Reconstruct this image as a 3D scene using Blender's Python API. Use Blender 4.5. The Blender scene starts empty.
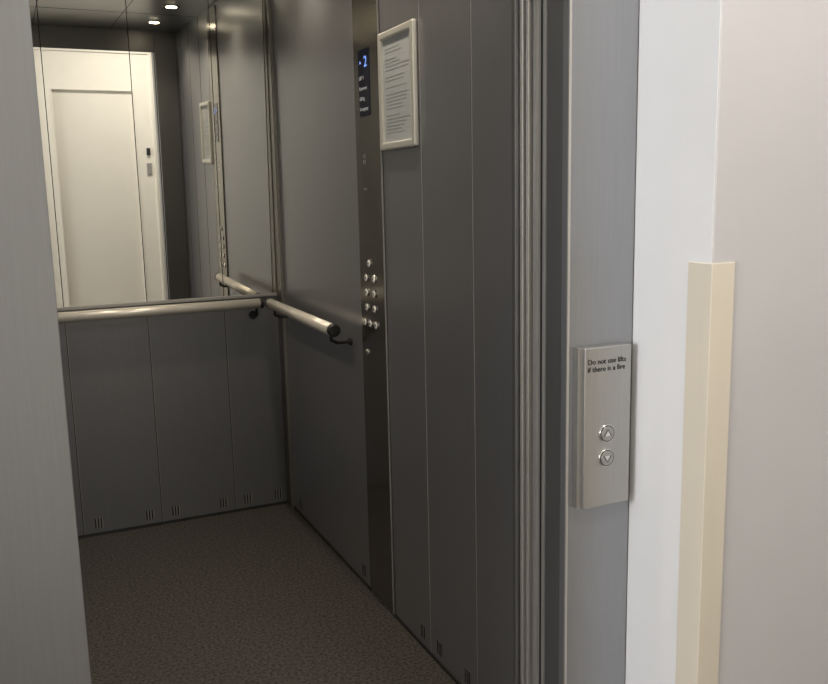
import bpy, bmesh, math, random
from mathutils import Matrix, Vector
S=bpy.context.scene
S.view_settings.view_transform='Standard'
COL=bpy.context.collection

# ---------------- materials ----------------
def mat(name,col,rough=.5,metal=0.,var=0.,scale=(1,1,1),nscale=40,rvar=0.,bump=0.,emit=None,estr=0,detail=3,lo=.3,hi=.7):
    m=bpy.data.materials.new(name);m.use_nodes=True;nt=m.node_tree;b=nt.nodes['Principled BSDF']
    b.inputs['Base Color'].default_value=(*col,1);b.inputs['Roughness'].default_value=rough;b.inputs['Metallic'].default_value=metal
    if emit: b.inputs['Emission Color'].default_value=(*emit,1);b.inputs['Emission Strength'].default_value=estr
    if var or rvar or bump:
        tc=nt.nodes.new('ShaderNodeTexCoord');mp=nt.nodes.new('ShaderNodeMapping');mp.inputs['Scale'].default_value=scale
        n=nt.nodes.new('ShaderNodeTexNoise');n.inputs['Scale'].default_value=nscale;n.inputs['Detail'].default_value=detail
        nt.links.new(tc.outputs['Object'],mp.inputs[0]);nt.links.new(mp.outputs[0],n.inputs[0])
        if var:
            r=nt.nodes.new('ShaderNodeMapRange');r.inputs[1].default_value=lo;r.inputs[2].default_value=hi;r.inputs[3].default_value=1-var;r.inputs[4].default_value=1+var
            mx=nt.nodes.new('ShaderNodeVectorMath');mx.operation='SCALE';mx.inputs[0].default_value=col
            nt.links.new(n.outputs[0],r.inputs[0]);nt.links.new(r.outputs[0],mx.inputs['Scale']);nt.links.new(mx.outputs[0],b.inputs['Base Color'])
        if rvar:
            r=nt.nodes.new('ShaderNodeMapRange');r.inputs[1].default_value=.3;r.inputs[2].default_value=.7;r.inputs[3].default_value=rough-rvar;r.inputs[4].default_value=rough+rvar
            nt.links.new(n.outputs[0],r.inputs[0]);nt.links.new(r.outputs[0],b.inputs['Roughness'])
        if bump:
            bp=nt.nodes.new('ShaderNodeBump');bp.inputs['Strength'].default_value=bump;bp.inputs['Distance'].default_value=.002
            nt.links.new(n.outputs[0],bp.inputs['Height']);nt.links.new(bp.outputs[0],b.inputs['Normal'])
    return m
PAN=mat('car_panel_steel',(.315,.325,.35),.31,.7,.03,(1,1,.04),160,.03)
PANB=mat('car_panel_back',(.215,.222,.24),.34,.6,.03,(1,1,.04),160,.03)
POST=mat('car_post_steel',(.15,.14,.125),.30,.8,.03,(1,1,.04),160,.03)
COPM=mat('control_panel_steel',(.30,.285,.26),.19,.95,.02,(1,1,.03),120,.015)
STEEL=mat('brushed_steel',(.33,.335,.35),.34,.75,.03,(1,1,.03),260,.03)
STEELD=mat('brushed_steel_dark',(.24,.24,.245),.34,.8,.04,(1,1,.03),220,.03)
STEELL=mat('brushed_steel_light',(.62,.60,.57),.32,.75,.04,(1,1,.03),220,.03)
PLATE=mat('plate_steel',(.43,.42,.405),.33,.85,.03,(1,1,.05),200,.03)
CHROME=mat('chrome',(.8,.8,.78),.15,1)
MIR=mat('mirror_glass',(.86,.85,.80),.01,1)
SEAM=mat('seam_dark',(.02,.02,.02),.6)
SEAML=mat('seam_light',(.45,.45,.45),.4,.5)
POSTE=mat('post_edge_steel',(.28,.27,.25),.35,.7,.02,(1,1,.1),60)
BLACK=mat('black_plastic',(.012,.012,.012),.4)
RAIL=mat('rail_cream_alu',(.84,.81,.73),.27,.35,.02,(1,1,1),60)
FLOORC=mat('car_floor_vinyl',(.0475,.0435,.0385),.75,0,.6,(1,1,1),110,0,.3,detail=8,lo=.38,hi=.62)
FLOORL=mat('landing_floor',(.16,.14,.12),.75,0,.25,(1,1,1),200,0,.2)
WHITE=mat('white_wall_paint',(.78,.77,.765),.7,0,.015,(1,1,1),8,0,.04)
GREYW=mat('landing_wall_paint',(.56,.54,.54),.7,0,.02,(1,1,1),5,0,.04)
CREAMW=mat('rear_wall_paint',(.74,.70,.60),.7,0,.015,(1,1,1),8,0,.03)
CEILM=mat('ceiling_paint',(.8,.8,.78),.8,0,.01,(1,1,1),8)
CCEIL=mat('car_ceiling_steel',(.42,.43,.43),.3,.7,.04,(1,1,1),30)
GUARD=mat('cream_pvc',(.70,.63,.515),.45,0,.015,(1,1,.2),20)
DOORP=mat('door_paint',(.72,.68,.585),.45,0,.01,(1,1,1),8)
DISP=mat('display_glass',(.01,.013,.03),.12)
BLUE=mat('display_blue',(.05,.08,.3),.4,emit=(.22,.42,1),estr=.9)
WHT=mat('display_white',(.5,.5,.5),.4,emit=(.7,.75,.9),estr=.10)
PAPER=mat('paper',(.54,.58,.61),.3,0,.02,(1,1,1),10)
INK=mat('ink',(.36,.39,.42),.6)
INKD=mat('engraved_black',(.01,.01,.01),.6)
FRM=mat('snap_frame_alu',(.75,.75,.70),.3,.4,.02,(1,1,1),50)
LAMP=mat('lamp_lens',(1,1,1),.4,emit=(1,.86,.62),estr=25)
LIT=mat('button_lit',(.8,.8,.75),.25,.7,emit=(1,.95,.85),estr=.10)
BRL=mat('added_fill_diffuser',(.9,.9,.9),.5,emit=(1,.97,.92),estr=2.0)  # glow for the added fill lamp overhead

# ---------------- helpers ----------------
def link(name,me,m,parent=None):
    o=bpy.data.objects.new(name,me);COL.objects.link(o)
    if m and hasattr(me,'materials'): me.materials.append(m)
    if parent: o.parent=parent
    return o
def empty(name,loc=(0,0,0)):
    o=bpy.data.objects.new(name,None);COL.objects.link(o);o.empty_display_size=.05;return o
def boxes(name,lst,m,parent=None,bev=0,seg=2):
    bm=bmesh.new()
    for (x0,x1,y0,y1,z0,z1) in lst:
        bmesh.ops.create_cube(bm,size=1,matrix=Matrix.Translation(((x0+x1)/2,(y0+y1)/2,(z0+z1)/2))@Matrix.Diagonal((x1-x0,y1-y0,z1-z0,1)))
    me=bpy.data.meshes.new(name);bm.to_mesh(me);bm.free()
    o=link(name,me,m,parent)
    if bev:
        b=o.modifiers.new('bev','BEVEL');b.width=bev;b.segments=seg;b.limit_method='ANGLE'
    return o
def box(name,x0,x1,y0,y1,z0,z1,m,parent=None,bev=0,seg=2): return boxes(name,[(x0,x1,y0,y1,z0,z1)],m,parent,bev,seg)
def cyl(name,p0,p1,r,m,parent=None,r2=None,bev=0,seg=32):
    p0,p1=Vector(p0),Vector(p1);d=p1-p0;bm=bmesh.new()
    q=d.to_track_quat('Z','Y').to_matrix().to_4x4()
    bmesh.ops.create_cone(bm,cap_ends=True,segments=seg,radius1=r,radius2=r if r2 is None else r2,depth=d.length,matrix=Matrix.Translation((p0+p1)/2)@q)
    for f in bm.faces:
        if len(f.verts)==4: f.smooth=True
    me=bpy.data.meshes.new(name);bm.to_mesh(me);bm.free();o=link(name,me,m,parent)
    if bev:
        b=o.modifiers.new('bev','BEVEL');b.width=bev;b.segments=3;b.limit_method='ANGLE'
    return o
def tube(name,pts,r,m,parent=None):
    c=bpy.data.curves.new(name,'CURVE');c.dimensions='3D';c.bevel_depth=r;c.bevel_resolution=6;c.use_fill_caps=True
    s=c.splines.new('POLY');s.points.add(len(pts)-1)
    for i,p in enumerate(pts): s.points[i].co=(*p,1)
    return link(name,c,m,parent)
def torus(name,c,axis,R,r,m,parent=None):
    bm=bmesh.new();q=Vector(axis).to_track_quat('Z','Y').to_matrix();N,K=32,10;vs=[]
    for i in range(N):
        a=2*math.pi*i/N
        vs.append([bm.verts.new(Vector(c)+q@Vector(((R+r*math.cos(b))*math.cos(a),(R+r*math.cos(b))*math.sin(a),r*math.sin(b)))) for b in [2*math.pi*k/K for k in range(K)]])
    for i in range(N):
        for k in range(K):
            f=bm.faces.new((vs[i][k],vs[(i+1)%N][k],vs[(i+1)%N][(k+1)%K],vs[i][(k+1)%K]));f.smooth=True
    me=bpy.data.meshes.new(name);bm.to_mesh(me);bm.free();return link(name,me,m,parent)
def text(name,body,size,loc,rot,m,parent=None,align='LEFT',sx=1,bold=0,space=1):
    c=bpy.data.curves.new(name,'FONT');c.body=body;c.size=size;c.align_x=align;c.extrude=.0003;c.offset=bold;c.space_character=space
    o=link(name,c,m,parent);o.location=loc;o.rotation_euler=rot;o.scale=(sx,1,1);return o
RSIDE=(math.pi/2,0,-math.pi/2)
RFRONT=(math.pi/2,0,0)
def poly(name,pts,m,parent=None):
    me=bpy.data.meshes.new(name);me.from_pydata(pts,[],[tuple(range(len(pts)))]);return link(name,me,m,parent)

XR=1.0; XL=-.165; YB=3.567; YF=1.45; ZC=2.235; ZH=2.11
# ---------------- landing shell ----------------
ZL=2.7; YO=-.5; XLW=-2.3; XRW=2.6; YW=1.0756; XN=1.0226; YA=1.27; XNL=-.12
box('floor',XLW-.1,XRW+.1,YO-.2,YA,-.1,0,FLOORL)
box('ceiling',XLW-.1,XRW+.1,YO-.2,1.55,ZL,ZL+.1,CEILM)
boxes('wall_front',[(XN,XRW,YW,1.32,0,ZL),(XLW,XNL,YW,1.32,0,ZL),(XNL,XN,YA+.005,1.32,ZH+.15,ZL)],GREYW,bev=.003)
box('wall_niche_reveal',XN-.0016,XN+.0002,YW+.001,YA-.001,0,ZL,WHITE)
box('wall_right',XRW,XRW+.1,YO-.2,1.32,0,ZL,GREYW)
boxes('wall_left',[(XLW-.1,XLW,YO-.2,-.35,0,ZL),(XLW-.1,XLW,.85,1.32,0,ZL),(XLW-.1,XLW,-.35,.85,0,.8),(XLW-.1,XLW,-.35,.85,2.35,ZL)],WHITE)
DX0,DX1,DZ=.352,.982,2.02
boxes('wall_rear',[(XLW,DX0-.0,YO-.2,YO,0,ZL),(DX1,XRW,YO-.2,YO,0,ZL),(DX0,DX1,YO-.2,YO,DZ,ZL)],CREAMW)
# window
w=empty('window_1')
wf=[(XLW-.07,XLW-.02,-.35,-.30,.8,2.35),(XLW-.07,XLW-.02,.80,.85,.8,2.35),(XLW-.07,XLW-.02,-.30,.80,.8,.85),(XLW-.07,XLW-.02,-.30,.80,2.30,2.35),(XLW-.06,XLW-.03,.225,.265,.85,2.30)]
boxes('frame',wf,CEILM,w,.004)
box('sill',XLW-.1,XLW+.04,-.38,.88,.775,.80,CEILM,w,.004)
# rear door
d=empty('door_1')
box('leaf',DX0+.003,DX1-.003,YO-.06,YO-.025,.005,DZ-.003,DOORP,d,.003)
boxes('jamb_lining',[(DX0,DX0+.012,YO-.13,YO+.004,0,DZ),(DX1-.012,DX1,YO-.13,YO+.004,0,DZ),(DX0+.012,DX1-.012,YO-.13,YO+.004,DZ-.012,DZ)],DOORP,d,.001)
boxes('casing',[(DX1+.13,DX1+.15,YO,YO+.015,0,DZ+.30),(DX0-.15,DX0-.13,YO,YO+.015,0,DZ+.30),(DX0-.13,DX1+.13,YO,YO+.015,DZ+.28,DZ+.30)],DOORP,d,.004)
r=empty('access_reader')
box('reader_body',1.055,1.085,YO,YO+.02,1.50,1.56,BLACK,r,.004)
box('reader_backplate',1.05,1.09,YO,YO+.012,1.34,1.44,PLATE,r,.004)
# unseen ceiling lamp, added to brighten the landing and rear door
cl=empty('added_fill_lamp')
cyl('base',(1.0,.3,ZL-.02),(1.0,.3,ZL),.17,PLATE,cl)
cyl('diffuser',(1.0,.3,ZL-.06),(1.0,.3,ZL-.02),.14,BRL,cl,r2=.16,bev=.01)

# ---------------- lift car shell ----------------
YC=1.436
box('floor_car',XL,XR,YC,YB,-.06,0,FLOORC)
box('ceiling_car',XL-.03,XR+.03,YC,YB+.03,ZC,ZC+.04,CCEIL)
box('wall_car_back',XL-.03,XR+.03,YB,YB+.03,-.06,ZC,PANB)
box('wall_car_right',XR,XR+.03,YC,YB,-.06,ZC,PAN)
box('wall_car_left',XL-.03,XL,YC,YB,-.06,ZC,PAN)
boxes('wall_car_front',[(.870,XR,YC,YF,0,ZC),(XL,.03,YC,YF,0,ZC),(.03,.870,YC,YF,ZH,ZC)],STEELD,bev=.002)
boxes('shaft_leak_block',[(XR+.03,XR+.09,1.32,1.6,-.1,2.7),(XL-.09,XL-.03,1.32,1.6,-.1,2.7),(XL-.03,XR+.03,1.33,YC,ZH+.05,2.7)],BLACK)  # unseen black blocks, added to stop light leaking in around the door gap
box('door_sill',XNL,XN,YA,YC,-.06,0,STEELD,bev=.001)

t=empty('trim_1')
for i,x in enumerate((.147,.455,.762)):
    box('seam_back_%d'%i,x-.0015,x+.0015,YB-.0012,YB,.0,.92,SEAM,t)
    box('seam_back_edge_%d'%i,x+.0015,x+.003,YB-.0012,YB,.0,.92,SEAML,t)
for i,y in enumerate((2.127,1.844,1.60)):
    box('seam_side_%d'%i,XR-.0014,XR,y-.0015,y+.0008,.0,ZC,SEAML,t)
    box('seam_side_dark_%d'%i,XR-.0010,XR,y+.0008,y+.003,.0,ZC,SEAM,t)
for i,y in enumerate((1.9,2.45,3.0)):
    box('seam_left_%d'%i,XL,XL+.0012,y-.0015,y+.0015,.0,ZC,SEAM,t)
cp=empty('trim_2')
box('post_right',XR-.012,XR,YB-.075,YB,0,ZC,POST,cp,.002)
box('post_right_edge',XR-.0135,XR-.0005,YB-.078,YB-.075,0,ZC,POSTE,cp)
box('post_left',XL,XL+.012,YB-.075,YB,0,ZC,POST,cp,.002)
boxes('baseboard_car',[(XL,XR-.012,YB-.004,YB,0,.012),(XR-.004,XR,1.45,2.389,0,.012),(XR-.004,XR,2.592,YB-.08,0,.012)],SEAM)
v=empty('vent_slots')
def slots_back(x,z):
    boxes('slots',[(x-.014,x-.008,YB-.0015,YB,z-.02,z+.02),(x-.003,x+.003,YB-.0015,YB,z-.02,z+.02),(x+.008,x+.014,YB-.0015,YB,z-.02,z+.02)],SEAM,v)
    boxes('slot_lips',[(x-.008,x-.005,YB-.0018,YB,z-.02,z+.02),(x+.003,x+.006,YB-.0018,YB,z-.02,z+.02),(x+.014,x+.017,YB-.0018,YB,z-.02,z+.02)],SEAML,v)
for x in (.205,.405,.51,.71,.815,.95): slots_back(x,.05)
def slots_side(y,z):
    boxes('slots',[(XR-.0015,XR,y-.014+k*.011,y-.008+k*.011,z-.02,z+.02) for k in range(3)],SEAM,v)
    boxes('slot_lips',[(XR-.0018,XR,y-.008+k*.011,y-.006+k*.011,z-.02,z+.02) for k in range(3)],SEAML,v)
for y in (3.40,2.66,2.18,2.07,1.90): slots_side(y,.05)

# mirror (top edge leans slightly into the car)
mr=empty('mirror')
xs=[XL+.014,.147,.455,.762,XR-.013]
TL=math.tan(math.radians(1.4))
for i in range(4):
    o=box('mirror_panel_%d'%i,xs[i]+.0015,xs[i+1]-.0015,YB-.006,YB,.935,ZC-.002,MIR,mr)
    for vv in o.data.vertices:
        if vv.co.y<YB-.004: vv.co.y-=(vv.co.z-.935)*TL
for i in range(1,4):
    o=box('mirror_joint_%d'%i,xs[i]-.0014,xs[i]+.0014,YB-.004,YB,.935,ZC-.002,SEAM,mr)
    for vv in o.data.vertices:
        if vv.co.y<YB-.003: vv.co.y-=(vv.co.z-.935)*TL
box('bottom_trim',XL+.014,XR-.013,YB-.009,YB,.922,.935,SEAML,mr,.001)

# handrails
hr=empty('handrail')
RZ=.903;RY=YB-.07;RX=XR-.07
cyl('rail_back',(XL+.04,RY,RZ),(RX-.035,RY,RZ),.0205,RAIL,hr)
cyl('rail_back_ring',(RX-.036,RY,RZ),(RX-.022,RY,RZ),.0215,BLACK,hr,bev=.002)
cyl('rail_side',(RX,3.46,RZ),(RX,2.70,RZ-.008),.0205,RAIL,hr)
cyl('rail_side_cap',(RX,2.70,RZ-.008),(RX,2.672,RZ-.008),.0212,BLACK,hr,bev=.006)
cyl('rail_side_ring',(RX,3.46,RZ),(RX,3.475,RZ),.0215,BLACK,hr,bev=.002)
cyl('rail_back_cap',(XL+.04,RY,RZ),(XL+.02,RY,RZ),.021,BLACK,hr,bev=.006)
tube('bracket_side',[(RX,2.712,RZ-.015),(RX,2.712,RZ-.045),(RX+.02,2.712,RZ-.055),(XR,2.712,RZ-.055)],.006,BLACK,hr)
cyl('bracket_side_rose',(XR-.006,2.712,RZ-.055),(XR,2.712,RZ-.055),.014,BLACK,hr)
tube('bracket_side_far',[(RX,3.40,RZ-.015),(RX,3.40,RZ-.04),(RX+.02,3.40,RZ-.05),(XR,3.40,RZ-.05)],.006,BLACK,hr)
tube('bracket_back_a',[(RX-.05,RY,RZ-.015),(RX-.05,RY,RZ-.045),(RX-.05,RY+.02,RZ-.055),(RX-.05,YB,RZ-.055)],.006,BLACK,hr)
cyl('bracket_back_rose',(RX-.05,YB-.006,RZ-.055),(RX-.05,YB,RZ-.055),.018,BLACK,hr)
tube('bracket_back_b',[(.0,RY,RZ-.015),(.0,RY,RZ-.045),(.0,RY+.02,RZ-.055),(.0,YB,RZ-.055)],.006,BLACK,hr)

# ---------------- control panel ----------------
c=empty('lift_control_panel')
cx=XR-.006
box('faceplate',cx,XR,2.39,2.591,.012,ZC-.01,COPM,c,.0015)
box('faceplate_edge',cx-.001,cx+.003,2.388,2.391,.012,ZC-.01,SEAML,c)
box('display_glass',cx-.002,cx,2.462,2.548,1.568,1.762,DISP,c,.001)
text('display_digit','2',.044,(cx-.0025,2.500,1.710),RSIDE,BLUE,c,sx=1.15,bold=.0003)
tube('display_arrow',[(cx-.0025,2.534,1.722),(cx-.0025,2.529,1.729),(cx-.0025,2.524,1.722)],.001,BLUE,c)
for i,(tx,z) in enumerate((('LIFT 1',1.675),('8 persons',1.645),('630 kg',1.615),('Emergency',1.585))):
    text('display_text_%d'%i,tx,.015,(cx-.0025,2.541,z),RSIDE,WHT,c)
text('label_a','1 2\n3 4',.018,(cx-.0005,2.535,1.445),RSIDE,SEAML,c)
text('label_b','= =',.018,(cx-.0005,2.535,1.345),RSIDE,SEAML,c)
def btn(y,z,r=.0095,m=LIT):
    cyl('button_ring',(cx,y,z),(cx-.004,y,z),r+.003,CHROME,c,bev=.001)
    cyl('button_face',(cx-.003,y,z),(cx-.006,y,z),r,m,c,bev=.0015)
    cyl('button_mark',(cx-.006,y,z),(cx-.0066,y,z),r*.45,BLACK,c)
for y,z in ((2.505,1.125),(2.533,1.078),(2.470,1.078),(2.533,1.032),(2.470,1.032),(2.533,.985),(2.470,.985),(2.553,.935),(2.508,.935),(2.462,.935)): btn(y,z)
cyl('key_switch',(cx,2.545,.838),(cx-.004,2.545,.838),.011,CHROME,c,bev=.001)
box('key_slot',cx-.0048,cx-.004,2.5435,2.5465,.831,.845,BLACK,c)

# ---------------- notice frame ----------------
n=empty('notice_frame')
y0,y1,z0,z1=2.135,2.375,1.458,1.782;fx=XR-.016;bw=.022
boxes('frame_rails',[(fx,XR,y0,y0+bw,z0,z1),(fx,XR,y1-bw,y1,z0,z1)],FRM,n,.006,4)
boxes('frame_ends',[(fx+.001,XR,y0+bw*.6,y1-bw*.6,z0,z0+bw),(fx+.001,XR,y0+bw*.6,y1-bw*.6,z1-bw,z1)],FRM,n,.006,4)
box('paper_sheet',XR-.007,XR,y0+.015,y1-.015,z0+.015,z1-.015,PAPER,n)
lines=[];random.seed(3);zz=z1-.05
while zz>z0+.045:
    L=random.uniform(.08,.165)
    if random.random()>.2: lines.append((XR-.0075,XR-.007,2.34-L,2.34,zz,zz+.002))
    zz-=.0095
boxes('printed_lines',lines,INK,n)

# ---------------- landing doorway ----------------
df=empty('lift_door_frame')
XJ=.877;XJL=.044;ZA=ZH+.03
boxes('architrave',[(XJ,XN-.002,YA,YA+.02,0,ZA+.13),(XNL,XJL,YA,YA+.02,0,ZA+.13),(XJL,XJ,YA,YA+.02,ZA,ZA+.13)],STEEL,df,.0015)
box('architrave_lip',XJ-.001,XJ+.004,YA-.0015,YA+.003,0,ZA,STEELL,df,.001)
boxes('reveal',[(XJ+.0005,XJ+.006,YA+.003,1.339,0,ZA),(XJL-.006,XJL-.0005,YA+.003,1.339,0,ZA),(XJL,XJ,YA+.003,1.339,ZA+.0005,ZA+.01)],STEELD,df,.001)
ld=empty('lift_door')
box('landing_panel_fast',.886,.992,1.357,1.380,.002,ZA+.01,STEELL,ld,.003)
box('landing_panel_slow',.889,.992,1.388,1.404,.002,ZA+.01,STEELL,ld,.003)
box('car_panel_fast',.883,.992,1.411,1.419,.002,ZA+.01,STEELL,ld,.002)
box('car_panel_slow',.878,.992,1.424,1.433,.002,ZA+.01,STEELL,ld,.002)
box('rubber_edge',.8845,.888,1.366,1.370,.01,ZA,BLACK,ld)

# ---------------- call panel ----------------
k=empty('lift_call_panel')
KF=1.2478
box('plate',.8996,1.0027,KF,YA,.757,1.057,PLATE,k,.003,3)
box('plate_side_step',.8905,.9005,KF+.008,YA,.757,1.057,PLATE,k,.001)
text('notice_text','Do not use lifts\nif there is a fire',.0138,(.9055,KF-.0006,1.026),RFRONT,INKD,k,sx=.97,bold=0)
bx=.9486
for nm,z,s in (('up',.8957,1),('down',.8494,-1)):
    cyl('button_bezel_'+nm,(bx,KF+.001,z),(bx,KF-.003,z),.0170,CHROME,k,bev=.0012)
    cyl('button_cap_'+nm,(bx,KF-.002,z),(bx,KF-.0045,z),.0138,PLATE,k,bev=.001)
    torus('button_groove_'+nm,(bx,KF-.0032,z),(0,1,0),.0145,.0009,BLACK,k)
    yy=KF-.0049
    pts=[(bx-.008,yy,z-s*.0045),(bx+.008,yy,z-s*.0045),(bx,yy,z+s*.007)]
    if s<0: pts=pts[::-1]
    poly('arrow_'+nm,pts,CHROME,k)
    tube('arrow_line_'+nm,[(bx-.008,yy,z-s*.0045),(bx,yy,z+s*.007),(bx+.008,yy,z-s*.0045)],.0009,BLACK,k)

# ---------------- corner guard ----------------
me_pts=[(XN-.004,1.127),(XN-.004,YW-.004),(1.068,YW-.004),(1.068,YW-.0001),(XN-.0017,YW-.0001),(XN-.0017,1.127)]
bm=bmesh.new();b0=[bm.verts.new((x,y,0)) for x,y in me_pts];f=bm.faces.new(b0)
ex=bmesh.ops.extrude_face_region(bm,geom=[f])
for vv in ex['geom']:
    if isinstance(vv,bmesh.types.BMVert): vv.co.z=1.212
bmesh.ops.recalc_face_normals(bm,faces=bm.faces)
me=bpy.data.meshes.new('corner_guard');bm.to_mesh(me);bm.free();g=link('corner_guard',me,GUARD)
b=g.modifiers.new('bev','BEVEL');b.width=.0015;b.segments=2;b.limit_method='ANGLE'

# ---------------- downlights in car ----------------
for x in (.82,.02):
    for y in (1.82,2.395,2.97):
        e=empty('downlight')
        cyl('bezel',(x,y,ZC),(x,y,ZC-.004),.042,CHROME,e)
        cyl('lens',(x,y,ZC-.004),(x,y,ZC-.006),.026,LAMP,e)
        l=bpy.data.lights.new('spot','SPOT');l.energy=12.5;l.color=(1,.85,.67);l.spot_size=math.radians(125);l.spot_blend=.9;l.shadow_soft_size=.025
        o=bpy.data.objects.new('lamp',l);COL.objects.link(o);o.location=(x,y,ZC-.02);o.parent=e
cs=empty('trim_3')
boxes('ceiling_seams',[(.20,.203,1.45,YB,ZC-.001,ZC),(.62,.623,1.45,YB,ZC-.001,ZC),(XL,XR,2.1,2.103,ZC-.001,ZC),(XL,XR,2.7,2.703,ZC-.001,ZC)],SEAM,cs)

# ---------------- lighting ----------------
W=bpy.data.worlds.new('World');S.world=W;W.use_nodes=True
W.node_tree.nodes['Background'].inputs[0].default_value=(.80,.88,1,1);W.node_tree.nodes['Background'].inputs[1].default_value=1.5
l=bpy.data.lights.new('window_daylight','AREA');l.shape='RECTANGLE';l.size=1.1;l.size_y=1.4;l.energy=78;l.color=(.95,.965,1)
o=bpy.data.objects.new('window_daylight',l);COL.objects.link(o);o.location=(XLW-.25,.25,1.6);o.rotation_euler=(0,-math.pi/2,0)
l=bpy.data.lights.new('added_fill_light','AREA');l.shape='DISK';l.size=.28;l.energy=22;l.color=(1,.96,.92)  # added fill from overhead, brightens rear wall and landing
o=bpy.data.objects.new('added_fill_light',l);COL.objects.link(o);o.location=(1.0,.3,ZL-.065)

# ---------------- camera ----------------
cd=bpy.data.cameras.new('camera');co=bpy.data.objects.new('camera',cd);COL.objects.link(co);S.camera=co
cd.sensor_fit='HORIZONTAL';cd.sensor_width=36;cd.lens=866.5/828*36;cd.clip_start=.02
R=Vector((.90859,-.41712,-.02159));U=Vector((.08949,.14393,.98553));F=Vector((.40798,.89738,-.1681))
M=Matrix(((R.x,U.x,-F.x,0),(R.y,U.y,-F.y,0),(R.z,U.z,-F.z,1.3327),(0,0,0,1)))
co.matrix_world=M
